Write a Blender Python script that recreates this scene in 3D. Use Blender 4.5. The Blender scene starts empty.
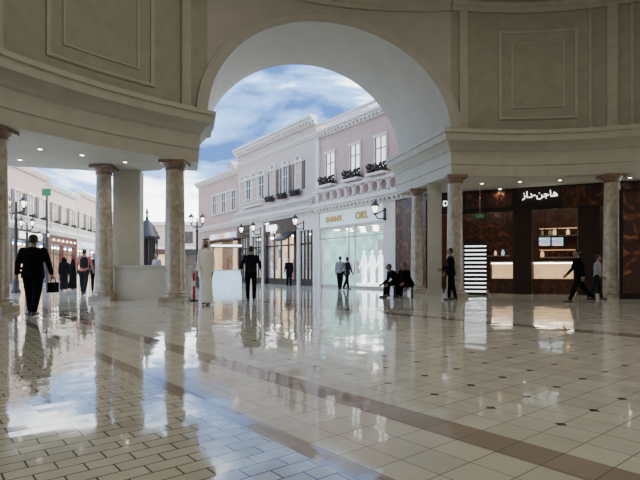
import bpy, math, random
from mathutils import Vector, Matrix
random.seed(4)
F=500.0; HC=0.95
D2R=math.pi/180
SC=bpy.context.scene
COL=SC.collection
# ---------------------------------------------------------------- materials
def newmat(name):
    m=bpy.data.materials.new(name); m.use_nodes=True
    nt=m.node_tree; b=nt.nodes['Principled BSDF']
    return m,nt,b
def mat(name,col,rough=0.6,var=0.12,scale=6.0,metal=0.0,emit=None,es=1.0,bump=0.0,spec=0.5,detail=5):
    m,nt,b=newmat(name)
    tc=nt.nodes.new('ShaderNodeTexCoord'); n=nt.nodes.new('ShaderNodeTexNoise')
    n.inputs['Scale'].default_value=scale; n.inputs['Detail'].default_value=detail
    nt.links.new(tc.outputs['Object'],n.inputs['Vector'])
    r=nt.nodes.new('ShaderNodeValToRGB')
    r.color_ramp.elements[0].position=0.3; r.color_ramp.elements[1].position=0.7
    r.color_ramp.elements[0].color=[max(0,c*(1-var)) for c in col]+[1]
    r.color_ramp.elements[1].color=[min(1,c*(1+var)) for c in col]+[1]
    nt.links.new(n.outputs['Fac'],r.inputs['Fac']); nt.links.new(r.outputs['Color'],b.inputs['Base Color'])
    b.inputs['Roughness'].default_value=rough; b.inputs['Metallic'].default_value=metal
    b.inputs['Specular IOR Level'].default_value=spec
    if emit:
        b.inputs['Emission Color'].default_value=list(emit)+[1]; b.inputs['Emission Strength'].default_value=es
    if bump:
        bp=nt.nodes.new('ShaderNodeBump'); bp.inputs['Strength'].default_value=bump
        nt.links.new(n.outputs['Fac'],bp.inputs['Height']); nt.links.new(bp.outputs['Normal'],b.inputs['Normal'])
    return m
def marble(name,c1,c2,scale=2.0,rough=0.25):
    m,nt,b=newmat(name)
    tc=nt.nodes.new('ShaderNodeTexCoord')
    n=nt.nodes.new('ShaderNodeTexNoise'); n.inputs['Scale'].default_value=scale; n.inputs['Detail'].default_value=9; n.inputs['Distortion'].default_value=1.6
    n.inputs['Roughness'].default_value=0.65
    nt.links.new(tc.outputs['Object'],n.inputs['Vector'])
    r=nt.nodes.new('ShaderNodeValToRGB'); e=r.color_ramp.elements
    e[0].position=0.35; e[0].color=list(c1)+[1]; e[1].position=0.62; e[1].color=list(c2)+[1]
    x=e.new(0.5); x.color=[(a*0.4+b_*0.6) for a,b_ in zip(c1,c2)]+[1]
    nt.links.new(n.outputs['Fac'],r.inputs['Fac']); nt.links.new(r.outputs['Color'],b.inputs['Base Color'])
    b.inputs['Roughness'].default_value=rough
    return m
M={}
M['plaster']=mat('wall_plaster',(0.36,0.34,0.27),0.75,0.08,2.6,bump=0.04)
M['plaster2']=mat('vault_plaster',(0.45,0.425,0.365),0.7,0.05,2.0,bump=0.02)
M['cornice']=mat('cornice_stone',(0.44,0.415,0.335),0.6,0.06,3.0,bump=0.03)
M['ceil']=mat('ceiling_plaster',(0.45,0.42,0.36),0.8,0.05,2)
M['marble']=marble('tan_marble',(0.29,0.235,0.17),(0.47,0.42,0.33),2.6)
M['capital']=marble('brown_marble',(0.17,0.09,0.06),(0.28,0.18,0.13),5)
M['pier']=mat('pier_stone',(0.50,0.46,0.375),0.5,0.08,2.5)
M['cream']=mat('cream_render',(0.53,0.43,0.375),0.8,0.07,1.5)
M['pink']=mat('pink_render',(0.49,0.34,0.30),0.8,0.07,1.5)
M['white']=mat('white_stucco',(0.66,0.61,0.57),0.7,0.05,3)
M['iron']=mat('black_iron',(0.010,0.010,0.012),0.4,0.2,10)
M['dark']=mat('dark_panel',(0.018,0.010,0.008),0.3,0.3,2)
M['brown']=mat('brown_panel',(0.075,0.028,0.018),0.35,0.6,5)
M['cafe']=mat('dark_maroon_wall',(0.07,0.024,0.016),0.4,0.5,3)
M['globe']=mat('lamp_glass',(1,0.9,0.7),0.4,0.0,emit=(1,0.85,0.6),es=6)
M['maroon']=mat('maroon_panel',(0.08,0.02,0.015),0.35,0.5,3)
M['win']=mat('lit_window',(0.8,0.8,0.75),0.3,0.05,emit=(1,0.93,0.8),es=1.2)
M['windark']=mat('dim_window',(0.06,0.05,0.042),0.2,0.4,3)
M['winwarm']=mat('warm_dim_window',(0.2,0.14,0.09),0.2,0.4,3,emit=(1,0.7,0.4),es=0.3)
M['shutter']=mat('brown_shutter',(0.10,0.07,0.055),0.6,0.2,4)
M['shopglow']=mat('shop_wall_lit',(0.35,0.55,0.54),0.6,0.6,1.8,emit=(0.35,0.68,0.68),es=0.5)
M['signb']=mat('sign_back',(0.6,0.7,0.7),0.6,0.05,1.2,emit=(0.75,0.85,0.88),es=0.4)
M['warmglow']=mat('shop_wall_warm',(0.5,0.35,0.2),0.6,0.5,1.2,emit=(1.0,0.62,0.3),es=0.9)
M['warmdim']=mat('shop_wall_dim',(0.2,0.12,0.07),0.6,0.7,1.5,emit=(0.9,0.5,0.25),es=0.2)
M['lampstrip']=mat('light_panel',(1,1,1),0.5,0,emit=(1,0.9,0.72),es=16)
M['neon']=mat('white_light_strip',(1,1,1),0.5,0,emit=(0.9,0.95,1),es=2.8)
M['gold']=mat('gold_letter',(0.42,0.25,0.02),0.4,0.1,5,emit=(1,0.55,0.05),es=0.1)
M['whitel']=mat('white_letter',(0.9,0.9,0.9),0.4,0,emit=(1,1,1),es=3)
M['foliage']=mat('flower_foliage',(0.018,0.024,0.014),0.8,0.6,25)
M['flower']=mat('red_flower',(0.16,0.015,0.03),0.7,0.4,25)
m,nt,b=newmat('clear_glass'); b.inputs['Base Color'].default_value=(0.8,0.9,0.9,1); b.inputs['Roughness'].default_value=0.03
b.inputs['Alpha'].default_value=0.12; M['glass']=m
m,nt,b=newmat('menu_picture'); tc=nt.nodes.new('ShaderNodeTexCoord'); v=nt.nodes.new('ShaderNodeTexVoronoi'); v.inputs['Scale'].default_value=9
nt.links.new(tc.outputs['Object'],v.inputs['Vector']); mx_=nt.nodes.new('ShaderNodeMix'); mx_.data_type='RGBA'; mx_.blend_type='MIX'; mx_.inputs[0].default_value=0.35; mx_.inputs[7].default_value=(0.4,0.6,0.9,1)
nt.links.new(v.outputs['Color'],mx_.inputs[6]); nt.links.new(mx_.outputs[2],b.inputs['Base Color']); nt.links.new(mx_.outputs[2],b.inputs['Emission Color']); b.inputs['Emission Strength'].default_value=1.3
M['screen']=m
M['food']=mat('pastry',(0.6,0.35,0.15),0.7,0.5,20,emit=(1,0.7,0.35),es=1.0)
M['steel']=mat('brushed_steel',(0.4,0.4,0.4),0.35,0.1,4,metal=0.8)
M['red']=mat('red_paint',(0.5,0.03,0.02),0.4,0.1,5)
M['green']=mat('green_sign',(0.02,0.12,0.05),0.5,0.1,5,emit=(0.1,0.8,0.3),es=0.08)
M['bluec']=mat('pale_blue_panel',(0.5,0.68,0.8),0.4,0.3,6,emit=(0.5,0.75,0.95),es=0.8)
M['skin']=mat('skin',(0.28,0.16,0.10),0.55,0.06,12)
M['hair']=mat('black_hair',(0.01,0.009,0.008),0.6,0.3,30)
M['black']=mat('black_cloth',(0.005,0.005,0.006),0.95,0.3,15,spec=0.08)
M['navy']=mat('navy_cloth',(0.010,0.011,0.016),0.95,0.3,15,spec=0.08)
M['char']=mat('charcoal_cloth',(0.018,0.018,0.02),0.95,0.3,15,spec=0.08)
M['wcloth']=mat('white_cotton',(0.78,0.76,0.68),0.85,0.04,8)
M['grey']=mat('grey_cloth',(0.25,0.25,0.27),0.85,0.1,10)
M['pinkc']=mat('salmon_cloth',(0.42,0.13,0.10),0.85,0.1,10)
M['eye']=mat('eye',(0.02,0.015,0.01),0.2,0)
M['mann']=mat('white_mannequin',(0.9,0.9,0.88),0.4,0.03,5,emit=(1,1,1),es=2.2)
M['shoe']=mat('black_leather',(0.012,0.011,0.01),0.4,0.2,10)
def swirl(name,sc,dist,p0,p1,c0,c1,es):
    m,nt,b=newmat(name); tc=nt.nodes.new('ShaderNodeTexCoord'); v=nt.nodes.new('ShaderNodeTexNoise'); v.inputs['Scale'].default_value=sc; v.inputs['Distortion'].default_value=dist; v.inputs['Detail'].default_value=2
    nt.links.new(tc.outputs['Object'],v.inputs['Vector']); r=nt.nodes.new('ShaderNodeValToRGB'); e=r.color_ramp.elements
    e[0].position=p0; e[0].color=list(c0)+[1]; e[1].position=p1; e[1].color=list(c1)+[1]
    nt.links.new(v.outputs['Fac'],r.inputs['Fac']); nt.links.new(r.outputs['Color'],b.inputs['Base Color']); b.inputs['Roughness'].default_value=0.3
    nt.links.new(r.outputs['Color'],b.inputs['Emission Color']); b.inputs['Emission Strength'].default_value=es
    return m
M['poster']=swirl('poster_print',2.2,1.5,0.5,0.8,(0.04,0.018,0.014),(0.35,0.12,0.05),0.2)
M['swirl']=swirl('amber_swirl_graphic',2.0,2.5,0.5,0.72,(0.028,0.011,0.008),(0.17,0.058,0.022),0.15)
# floor material
m,nt,b=newmat('polished_tile_floor'); L=nt.links.new; N=nt.nodes.new
tc=N('ShaderNodeTexCoord'); sep=N('ShaderNodeSeparateXYZ'); L(tc.outputs['Object'],sep.inputs[0])
def mth(op,a,bv=None,c=None):
    n=N('ShaderNodeMath'); n.operation=op
    for i,x in enumerate((a,bv,c)):
        if x is None: continue
        if isinstance(x,(int,float)): n.inputs[i].default_value=x
        else: L(x,n.inputs[i])
    return n.outputs[0]
X=sep.outputs['X'];Y=sep.outputs['Y']
u=mth('ADD',mth('MULTIPLY',X,0.773),mth('MULTIPLY',Y,0.634))
v=mth('ADD',mth('MULTIPLY',X,-0.634),mth('MULTIPLY',Y,0.773))
comb=N('ShaderNodeCombineXYZ'); L(u,comb.inputs[0]); L(v,comb.inputs[1])
def brick(w,h,off,c1,c2,mc,ms=0.006,shift=(0,0,0)):
    mp=N('ShaderNodeMapping'); L(comb.outputs[0],mp.inputs[0]); mp.inputs['Location'].default_value=shift
    t=N('ShaderNodeTexBrick'); L(mp.outputs[0],t.inputs['Vector']); t.offset=off; t.squash=1
    t.inputs['Scale'].default_value=1; t.inputs['Brick Width'].default_value=w; t.inputs['Row Height'].default_value=h
    t.inputs['Mortar Size'].default_value=ms; t.inputs['Mortar Smooth'].default_value=0.1
    t.inputs['Color1'].default_value=list(c1)+[1]; t.inputs['Color2'].default_value=list(c2)+[1]; t.inputs['Mortar'].default_value=list(mc)+[1]
    return t
bk1=brick(0.22,0.11,0.5,(0.70,0.675,0.56),(0.59,0.57,0.475),(0.07,0.065,0.06),0.0045)
bk2=brick(0.24,0.24,0.0,(0.72,0.69,0.575),(0.63,0.605,0.505),(0.26,0.24,0.20),0.0035,(-2.62+0.24*12,0,0))
bk3=brick(0.24,0.24,0.0,(0.39,0.31,0.25),(0.33,0.265,0.215),(0.18,0.15,0.12),0.003,(-2.62+0.24*12,0,0))
def step(lo,hi):
    return mth('MULTIPLY',mth('GREATER_THAN',u,lo),mth('LESS_THAN',u,hi))
def mix(f,a,bb):
    n=N('ShaderNodeMix'); n.data_type='RGBA'; L(f,n.inputs[0]); L(a,n.inputs[6]); L(bb,n.inputs[7]); return n.outputs[2]
isl=mth('LESS_THAN',u,1.56)
c=mix(isl,bk2.outputs['Color'],bk1.outputs['Color'])
c=mix(step(1.56,1.70),c,bk3.outputs['Color'])
c=mix(step(2.36,2.62),c,bk3.outputs['Color'])
c=mix(step(7.9,8.3),c,bk3.outputs['Color'])
dx=mth('SUBTRACT',X,2.92);dy=mth('SUBTRACT',Y,5.7)
rad=mth('SQRT',mth('ADD',mth('MULTIPLY',dx,dx),mth('MULTIPLY',dy,dy)))
ring=mth('MULTIPLY',mth('GREATER_THAN',rad,10.3),mth('LESS_THAN',rad,10.7))
c=mix(ring,c,bk3.outputs['Color'])
fu=mth('SUBTRACT',mth('FRACT',mth('ADD',mth('DIVIDE',mth('SUBTRACT',u,2.62),0.48),0.5)),0.5)
fv=mth('SUBTRACT',mth('FRACT',mth('ADD',mth('DIVIDE',v,0.48),0.5)),0.5)
ins=mth('LESS_THAN',mth('ADD',mth('ABSOLUTE',fu),mth('ABSOLUTE',fv)),0.085)
ins=mth('MULTIPLY',ins,mth('GREATER_THAN',u,2.75))
dk=N('ShaderNodeRGB'); dk.outputs[0].default_value=(0.05,0.042,0.036,1)
c=mix(ins,c,dk.outputs[0])
nz=N('ShaderNodeTexNoise'); nz.inputs['Scale'].default_value=3; nz.inputs['Detail'].default_value=6; L(tc.outputs['Object'],nz.inputs['Vector'])
rz_=N('ShaderNodeValToRGB'); rz_.color_ramp.elements[0].position=0.3; rz_.color_ramp.elements[0].color=(0.85,0.85,0.85,1); rz_.color_ramp.elements[1].position=0.7; rz_.color_ramp.elements[1].color=(1,1,1,1); L(nz.outputs['Fac'],rz_.inputs['Fac'])
mm=N('ShaderNodeMix'); mm.data_type='RGBA'; mm.blend_type='MULTIPLY'; mm.inputs[0].default_value=1; L(c,mm.inputs[6]); L(rz_.outputs['Color'],mm.inputs[7])
L(mm.outputs[2],b.inputs['Base Color']); b.inputs['Specular IOR Level'].default_value=0.5
rowv=mth('FLOOR',mth('DIVIDE',v,0.11)); odd=mth('MODULO',mth('ABSOLUTE',rowv),2.0)
idu1=mth('FLOOR',mth('DIVIDE',mth('ADD',u,mth('MULTIPLY',odd,0.11)),0.22)); 
idu2=mth('FLOOR',mth('DIVIDE',mth('SUBTRACT',u,2.62),0.24)); idv2=mth('FLOOR',mth('DIVIDE',v,0.24))
def lerpn(f,a,b_): return mth('ADD',mth('MULTIPLY',f,a),mth('MULTIPLY',mth('SUBTRACT',1.0,f),b_))
cid=N('ShaderNodeCombineXYZ'); L(lerpn(isl,idu1,idu2),cid.inputs[0]); L(lerpn(isl,rowv,idv2),cid.inputs[1])
wn=N('ShaderNodeTexWhiteNoise'); wn.noise_dimensions='3D'; L(cid.outputs[0],wn.inputs['Vector'])
s1=N('ShaderNodeVectorMath'); s1.operation='SUBTRACT'; L(wn.outputs['Color'],s1.inputs[0]); s1.inputs[1].default_value=(0.5,0.5,0.5)
s2=N('ShaderNodeVectorMath'); s2.operation='MULTIPLY'; L(s1.outputs[0],s2.inputs[0]); s2.inputs[1].default_value=(0.014,0.014,0)
geo=N('ShaderNodeNewGeometry')
s3=N('ShaderNodeVectorMath'); s3.operation='ADD'; L(geo.outputs['Normal'],s3.inputs[0]); L(s2.outputs[0],s3.inputs[1])
s4=N('ShaderNodeVectorMath'); s4.operation='NORMALIZE'; L(s3.outputs[0],s4.inputs[0]); L(s4.outputs[0],b.inputs['Normal'])
L(mth('ADD',0.04,mth('MULTIPLY',wn.outputs['Value'],0.04)),b.inputs['Roughness'])
M['floor']=m
# ---------------------------------------------------------------- mesh builder
class MB:
    def __init__(s): s.v=[]; s.f=[]
    def box(s,x0,x1,y0,y1,z0,z1,mx=None):
        b=len(s.v)
        P=[(x0,y0,z0),(x1,y0,z0),(x1,y1,z0),(x0,y1,z0),(x0,y0,z1),(x1,y0,z1),(x1,y1,z1),(x0,y1,z1)]
        for p in P:
            p=Vector(p)
            if mx: p=mx@p
            s.v.append(tuple(p))
        for f in ((0,3,2,1),(4,5,6,7),(0,1,5,4),(1,2,6,5),(2,3,7,6),(3,0,4,7)): s.f.append(tuple(b+i for i in f))
        return s
    def lathe(s,prof,cx=0,cy=0,n=24,cz=0):
        b=len(s.v); k=len(prof)
        for r,z in prof:
            for i in range(n):
                a=2*math.pi*i/n; s.v.append((cx+r*math.cos(a),cy+r*math.sin(a),cz+z))
        for j in range(k-1):
            for i in range(n):
                i2=(i+1)%n; s.f.append((b+j*n+i,b+j*n+i2,b+(j+1)*n+i2,b+(j+1)*n+i))
        s.f.append(tuple(b+i for i in range(n))[::-1]); s.f.append(tuple(b+(k-1)*n+i for i in range(n)))
        return s
    def rings(s,R):
        b=len(s.v); n=len(R[0])
        for r in R: s.v.extend(tuple(p) for p in r)
        for j in range(len(R)-1):
            for i in range(n):
                i2=(i+1)%n; s.f.append((b+j*n+i,b+j*n+i2,b+(j+1)*n+i2,b+(j+1)*n+i))
        s.f.append(tuple(b+i for i in range(n))[::-1]); s.f.append(tuple(b+(len(R)-1)*n+i for i in range(n)))
        return s
    def cap(s,p0,r0,p1,r1,n=10):
        p0=Vector(p0);p1=Vector(p1); d=(p1-p0); 
        if d.length<1e-5: d=Vector((0,0,1e-4))
        d.normalize(); a=Vector((1,0,0)) if abs(d.x)<0.8 else Vector((0,1,0))
        x=d.cross(a).normalized(); y=d.cross(x)
        R=[]
        for ang in (-80,-50,-20,0): 
            c,sn=math.cos(ang*D2R),math.sin(ang*D2R)
            R.append([p0+d*r0*sn+(x*math.cos(2*math.pi*i/n)+y*math.sin(2*math.pi*i/n))*r0*c for i in range(n)])
        for ang in (0,20,50,80):
            c,sn=math.cos(ang*D2R),math.sin(ang*D2R)
            R.append([p1+d*r1*sn+(x*math.cos(2*math.pi*i/n)+y*math.sin(2*math.pi*i/n))*r1*c for i in range(n)])
        return s.rings(R)
    def ell(s,c,r,mx=None,n=14,m=9):
        R=[]
        for j in range(m):
            t=-math.pi/2+math.pi*(j+0.35)/(m-0.3)
            rr=[]
            for i in range(n):
                a=2*math.pi*i/n
                p=Vector((r[0]*math.cos(t)*math.cos(a),r[1]*math.cos(t)*math.sin(a),r[2]*math.sin(t)))
                if mx: p=mx@p
                rr.append(Vector(c)+p)
            R.append(rr)
        return s.rings(R)
    def tube(s,pts,rs,n=18):
        R=[]
        for k,p in enumerate(pts):
            p=Vector(p); a=Vector(pts[max(0,k-1)]); b_=Vector(pts[min(len(pts)-1,k+1)])
            t=(b_-a).normalized(); lat=Vector((1,0,0)); fr=t.cross(lat)
            if fr.length<1e-4: fr=Vector((0,1,0))
            fr.normalize(); lat=fr.cross(t).normalized()
            R.append([p+lat*rs[k][0]*math.cos(2*math.pi*i/n)+fr*rs[k][1]*math.sin(2*math.pi*i/n) for i in range(n)])
        return s.rings(R)
    def mesh(s,name,mt,smooth=False):
        me=bpy.data.meshes.new(name); me.from_pydata([tuple(p) for p in s.v],[],s.f); me.update()
        import bmesh
        bm=bmesh.new(); bm.from_mesh(me); bmesh.ops.recalc_face_normals(bm,faces=bm.faces[:]); bm.to_mesh(me); bm.free()
        if mt: me.materials.append(mt)
        if smooth:
            for p in me.polygons: p.use_smooth=True
        return me
def mobj(name,me,parent=None,label=None,cat=None,kind=None,group=None,loc=None,rot=None):
    o=bpy.data.objects.new(name,me); COL.objects.link(o)
    if parent: o.parent=parent
    if label: o['label']=label
    if cat: o['category']=cat
    if kind: o['kind']=kind
    if group: o['group']=group
    if loc: o.location=loc
    if rot: o.rotation_euler=rot
    return o
def thing(name,label,cat,loc,rz=0,group=None):
    o=bpy.data.objects.new(name,None); COL.objects.link(o); o.location=loc; o.rotation_euler=(0,0,rz); o.empty_display_size=0.1
    o['label']=label; o['category']=cat
    if group: o['group']=group
    return o
def part(name,parent,mb,mt,smooth=False,label=None):
    return mobj(name,mb.mesh(name,mt,smooth),parent,label)
def parts(name,parent,boxes,mt):
    for bx in boxes: part(name,parent,MB().box(*bx),mt)
def struct(name,mb,mt,label,cat='structure',smooth=False):
    return mobj(name,mb.mesh(name,mt,smooth),None,label,cat,'structure')
def autosmooth(o,ang=35):
    me=o.data
    for p in me.polygons: p.use_smooth=True
    try: me.set_sharp_from_angle(angle=ang*D2R)
    except Exception: pass
def text(name,parent,s,size,loc,rot,mt,ext=0.02,label=None,bold=0.02):
    cu=bpy.data.curves.new(name,'FONT'); cu.body=s; cu.size=size; cu.extrude=ext; cu.align_x='CENTER'; cu.align_y='CENTER'; cu.offset=size*bold
    t=bpy.data.objects.new('tmp',cu); COL.objects.link(t)
    dg=bpy.context.evaluated_depsgraph_get(); dg.update()
    me=bpy.data.meshes.new_from_object(t.evaluated_get(dg)); bpy.data.objects.remove(t)
    me.materials.clear(); me.materials.append(mt)
    return mobj(name,me,parent,label,loc=loc,rot=rot)
def copytree(root,loc,rz=None,label=None):
    n=root.copy(); COL.objects.link(n); n.location=loc
    if rz is not None: n.rotation_euler=(0,0,rz)
    if label: n['label']=label
    def rec(src,dst):
        for c in src.children:
            k=c.copy(); COL.objects.link(k); k.parent=dst; rec(c,k)
    rec(root,n); return n
# ---------------------------------------------------------------- ring plan
CC=(2.92,5.7)
left=[(CC[0]+11.5*math.cos(a*D2R),CC[1]+11.5*math.sin(a*D2R)) for a in range(215,125,-3)]
Lp=(-3.4,15.1); Rp=(4.5,17.2)
Mx,My=(Lp[0]+Rp[0])/2,(Lp[1]+Rp[1])/2
ex,ey=Rp[0]-Lp[0],Rp[1]-Lp[1]; HH=math.hypot(ex,ey)/2; ex/=2*HH; ey/=2*HH
nx,ny=-ey,ex
RR=11.6
def archplan(c,extra=0):
    bgl=math.sqrt(RR*RR-(c*HH)**2)-math.sqrt(RR*RR-HH*HH)+extra
    return (Mx+c*HH*ex+bgl*nx,My+c*HH*ey+bgl*ny)
def catmull(P,k=6):
    out=[]
    for i in range(len(P)-1):
        p0=P[max(0,i-1)];p1=P[i];p2=P[i+1];p3=P[min(len(P)-1,i+2)]
        for j in range(k):
            t=j/k
            out.append(tuple(0.5*((2*p1[a])+(-p0[a]+p2[a])*t+(2*p0[a]-5*p1[a]+4*p2[a]-p3[a])*t*t+(-p0[a]+3*p1[a]-3*p2[a]+p3[a])*t**3) for a in (0,1)))
    out.append(P[-1]); return out
right=catmull([Rp,(7.1,17.35),(9.9,16.85),(12.6,15.6),(14.6,13.2),(15.4,10),(15.4,4)])
back=catmull([(15.4,4),(13,-3),(7,-7),(0,-8),(-5,-5),left[0]])
arcp=[archplan(-math.cos(math.pi*i/40)) for i in range(41)]
leftw=left+[Lp]
def at_px(path,px):
    k=(px-320)/F
    for a,b_ in zip(path,path[1:]):
        fa=a[0]-k*a[1]; fb=b_[0]-k*b_[1]
        if fa*fb<=0 and a[1]>0 and fa!=fb:
            t=fa/(fa-fb); p=(a[0]+(b_[0]-a[0])*t,a[1]+(b_[1]-a[1])*t)
            return p,math.atan2(b_[1]-a[1],b_[0]-a[0])
    raise ValueError(px)
TOP=11.5; ENT0=4.15; ENT1=5.6
def offset(path,d):
    out=[]; n=len(path)
    for i in range(n):
        ns=[]
        for a,b_ in ((i-1,i),(i,i+1)):
            if a<0 or b_>=n: continue
            tx,ty=path[b_][0]-path[a][0],path[b_][1]-path[a][1]; l=math.hypot(tx,ty)
            if l>1e-6: ns.append((ty/l,-tx/l))
        sx=sum(q[0] for q in ns)/len(ns); sy=sum(q[1] for q in ns)/len(ns); l2=sx*sx+sy*sy
        out.append((path[i][0]+d*sx/l2,path[i][1]+d*sy/l2))
    return out
def wallstrip(path,z0,z1,th=0.25):
    mb=MB(); n=len(path)
    outer=offset(path,-th)
    for i in range(n-1):
        b0=len(mb.v)
        for p in (path[i],path[i+1],outer[i+1],outer[i]):
            mb.v.append((p[0],p[1],z0)); mb.v.append((p[0],p[1],z1))
        for f in ((0,2,3,1),(4,6,7,5),(1,3,5,7),(0,6,4,2)): mb.f.append(tuple(b0+q for q in f))
        if i==0: mb.f.append((b0,b0+1,b0+7,b0+6))
        if i==n-2: mb.f.append((b0+2,b0+4,b0+5,b0+3))
    return mb
def sweep(path,prof):
    mb=MB(); offs=[offset(path,o) for o,_ in prof]; n=len(path); k=len(prof)
    for i in range(n):
        for j in range(k): mb.v.append((offs[j][i][0],offs[j][i][1],prof[j][1]))
    for i in range(n-1):
        for j in range(k):
            j2=(j+1)%k; mb.f.append((i*k+j,(i+1)*k+j,(i+1)*k+j2,i*k+j2))
    mb.f.append(tuple(range(k))); mb.f.append(tuple((n-1)*k+j for j in range(k))[::-1])
    return mb
# floor
fl=MB(); fl.v=[(-60,-12,0),(45,-12,0),(45,90,0),(-60,90,0)]; fl.f=[(0,1,2,3)]
struct('floor',fl,M['floor'],'polished beige stone tile floor with brown bands','floor')
# walls
struct('wall_left',wallstrip(leftw,ENT1-0.05,TOP),M['plaster'],'curved beige plaster wall above the colonnade','wall')
struct('wall_right',wallstrip(right,ENT1-0.05,TOP),M['plaster'],'curved beige plaster wall above the shops','wall')
struct('wall_back',wallstrip(back,0,TOP),M['plaster'],'curved beige plaster wall of the rotunda','wall')
struct('wall_side',wallstrip([p for p in left if p[1]<8.2],0,ENT1-0.06),M['plaster'],'beige plaster lower wall of the rotunda','wall')
struct('wall_side.001',wallstrip([p for p in right if p[1]<12.5],0,ENT1-0.06),M['plaster'],'beige plaster lower wall of the rotunda','wall')
SPR=5.55; RISE=3.72; DEP=4.3
mb=MB()
ths=[math.pi*i/40 for i in range(41)]
for i,t in enumerate(ths):
    p=arcp[i]; z=SPR+RISE*math.sin(t); mb.v.append((p[0],p[1],z)); mb.v.append((p[0],p[1],TOP))
    q=(Mx-math.cos(t)*HH*ex+DEP*nx,My-math.cos(t)*HH*ey+DEP*ny); mb.v.append((q[0],q[1],z)); mb.v.append((q[0],q[1],TOP))
for i in range(40):
    a=i*4;b_=a+4
    mb.f+= [(a,b_,b_+1,a+1),(a,a+2,b_+2,b_),(a+2,a+3,b_+3,b_+2),(a+1,b_+1,b_+3,a+3)]
mb.f+=[(0,1,3,2),(160,162,163,161)]
o=struct('wall_arch',mb,M['plaster2'],'large round arch with a deep plaster barrel vault','wall'); autosmooth(o)
mb=MB()
prof=[(1.0,0.0),(1.0,-0.04),(1.06,-0.04),(1.065,-0.06),(1.08,-0.06),(1.085,0.0)]
for t in ths:
    for s_,o_ in prof:
        c=-math.cos(t)*s_
        p=archplan(c,o_); mb.v.append((p[0],p[1],SPR+(RISE+(s_-1)*HH)*math.sin(t)))
k=len(prof)
for i in range(40):
    for j in range(k):
        j2=(j+1)%k; mb.f.append((i*k+j,(i+1)*k+j,(i+1)*k+j2,i*k+j2))
o=struct('trim_1',mb,M['plaster2'],'flat plaster band around the arch','trim'); autosmooth(o,25)
cm=MB(); ring_all=leftw[:-1]+arcp+right[1:]+back[1:-1]; cm.v=[(p[0],p[1],TOP) for p in ring_all]; cm.f=[tuple(range(len(ring_all)))]
struct('ceiling',cm,M['ceil'],'plain plaster rotunda ceiling','ceiling')
# entablature slabs
PROF=[(-0.5,ENT0),(0.30,ENT0),(0.30,4.50),(0.34,4.53),(0.34,4.95),(0.40,5.0),(0.46,5.10),(0.60,5.22),(0.72,5.25),(0.74,5.46),(0.80,5.48),(0.80,ENT1),(-0.5,ENT1)]
cl=(-3.95,14.95); 
lpath=[p for p in left if p[1]>6.5 and p[0]<cl[0]-0.5]+[cl,(cl[0]+1.15*nx,cl[1]+1.15*ny)]
struct('trim_2',sweep(lpath,PROF),M['cornice'],'deep moulded stone cornice carried by columns','trim')
cr=(4.65,17.2)
rpath=[(cr[0]+DEP*nx,cr[1]+DEP*ny),cr]+[p for p in right[1:] if p[1]>9]
struct('trim_3',sweep(rpath,PROF),M['cornice'],'deep moulded stone cornice carried by columns','trim')
def slab(name,poly,z0,z1,mt,label):
    mb=MB(); n=len(poly)
    mb.v=[(p[0],p[1],z0) for p in poly]+[(p[0],p[1],z1) for p in poly]
    mb.f=[tuple(range(n))[::-1],tuple(range(n,2*n))]+[(i,(i+1)%n,n+(i+1)%n,n+i) for i in range(n)]
    return struct(name,mb,mt,label,'ceiling')
slab('ceiling.001',offset(lpath,-0.4)[:-1]+[(-5.2,16.2),(-6.4,16.6),(-9.5,15.6),(-13.5,12.6),(-15,6.6)],ENT0+0.03,ENT1-0.1,M['ceil'],'flat plaster ambulatory ceiling with downlights')
slab('ceiling.002',offset(rpath,-0.4)[:]+[(18,9.5),(22,16),(19,25),(9,27),(6.2,24.5),(4.6,21.6)],ENT0+0.03,ENT1-0.1,M['ceil'],'flat plaster ambulatory ceiling in front of the shops')
def subpath(path,px0,px1,off=0):
    a,_=at_px(path,px0); b_,_=at_px(path,px1)
    mid=[p for p in path if p[1]>1 and px0<320+F*p[0]/p[1]<px1]
    return [a]+mid+[b_]
tn=[4]
def pil(path,px,w,z0,z1,dep=0.1):
    p,a=at_px(path,px); mx=Matrix.Translation((p[0],p[1],0))@Matrix.Rotation(a,4,'Z')
    mb=MB(); mb.box(-w/2,w/2,-dep,0.02,z0,z1,mx); mb.box(-w/2-0.05,w/2+0.05,-dep-0.05,0.02,z0,z0+0.22,mx)
    mb.box(-w/2+0.06,w/2-0.06,-dep-0.02,0,z0+0.35,z1-0.3,mx)
    struct('trim_%d'%tn[0],mb,M['cornice'],'shallow vertical pilaster strip on the wall','trim'); tn[0]+=1
pil(leftw,186,0.26,ENT1,TOP); 
pil(leftw,-6,0.28,ENT1,TOP)
pil(right,463,0.30,ENT1,TOP); pil(right,612,0.34,ENT1,TOP)
pil(right,590,0.10,ENT1,TOP,0.05); pil(right,632,0.10,ENT1,TOP,0.05)
def frame(path,px0,px1,z0,z1,w=0.12,dep=0.07):
    sp=subpath(path,px0,px1)
    for (za,zb) in ((z0,z0+w),(z1-w,z1)):
        mb=sweep(sp,[(-0.01,za),(dep*0.5,za),(dep,za+w*0.3),(dep,zb-w*0.3),(dep*0.5,zb),(-0.01,zb)])
        struct('trim_%d'%tn[0],mb,M['cornice'],'raised panel moulding on the wall','trim'); tn[0]+=1
    for px in (px0,px1):
        p,a=at_px(path,px); mx=Matrix.Translation((p[0],p[1],0))@Matrix.Rotation(a,4,'Z'); mb=MB()
        mb.box(-w/2,w/2,-dep*0.95,0.02,z0,z1,mx); struct('trim_%d'%tn[0],mb,M['cornice'],'raised panel moulding on the wall','trim'); tn[0]+=1
frame(leftw,48,152,6.15,9.6,0.1,0.05); frame(leftw,64,138,6.55,9.2,0.06,0.035)
frame(right,500,576,6.15,9.25,0.1,0.05); frame(right,512,564,6.55,8.85,0.06,0.035)
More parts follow.
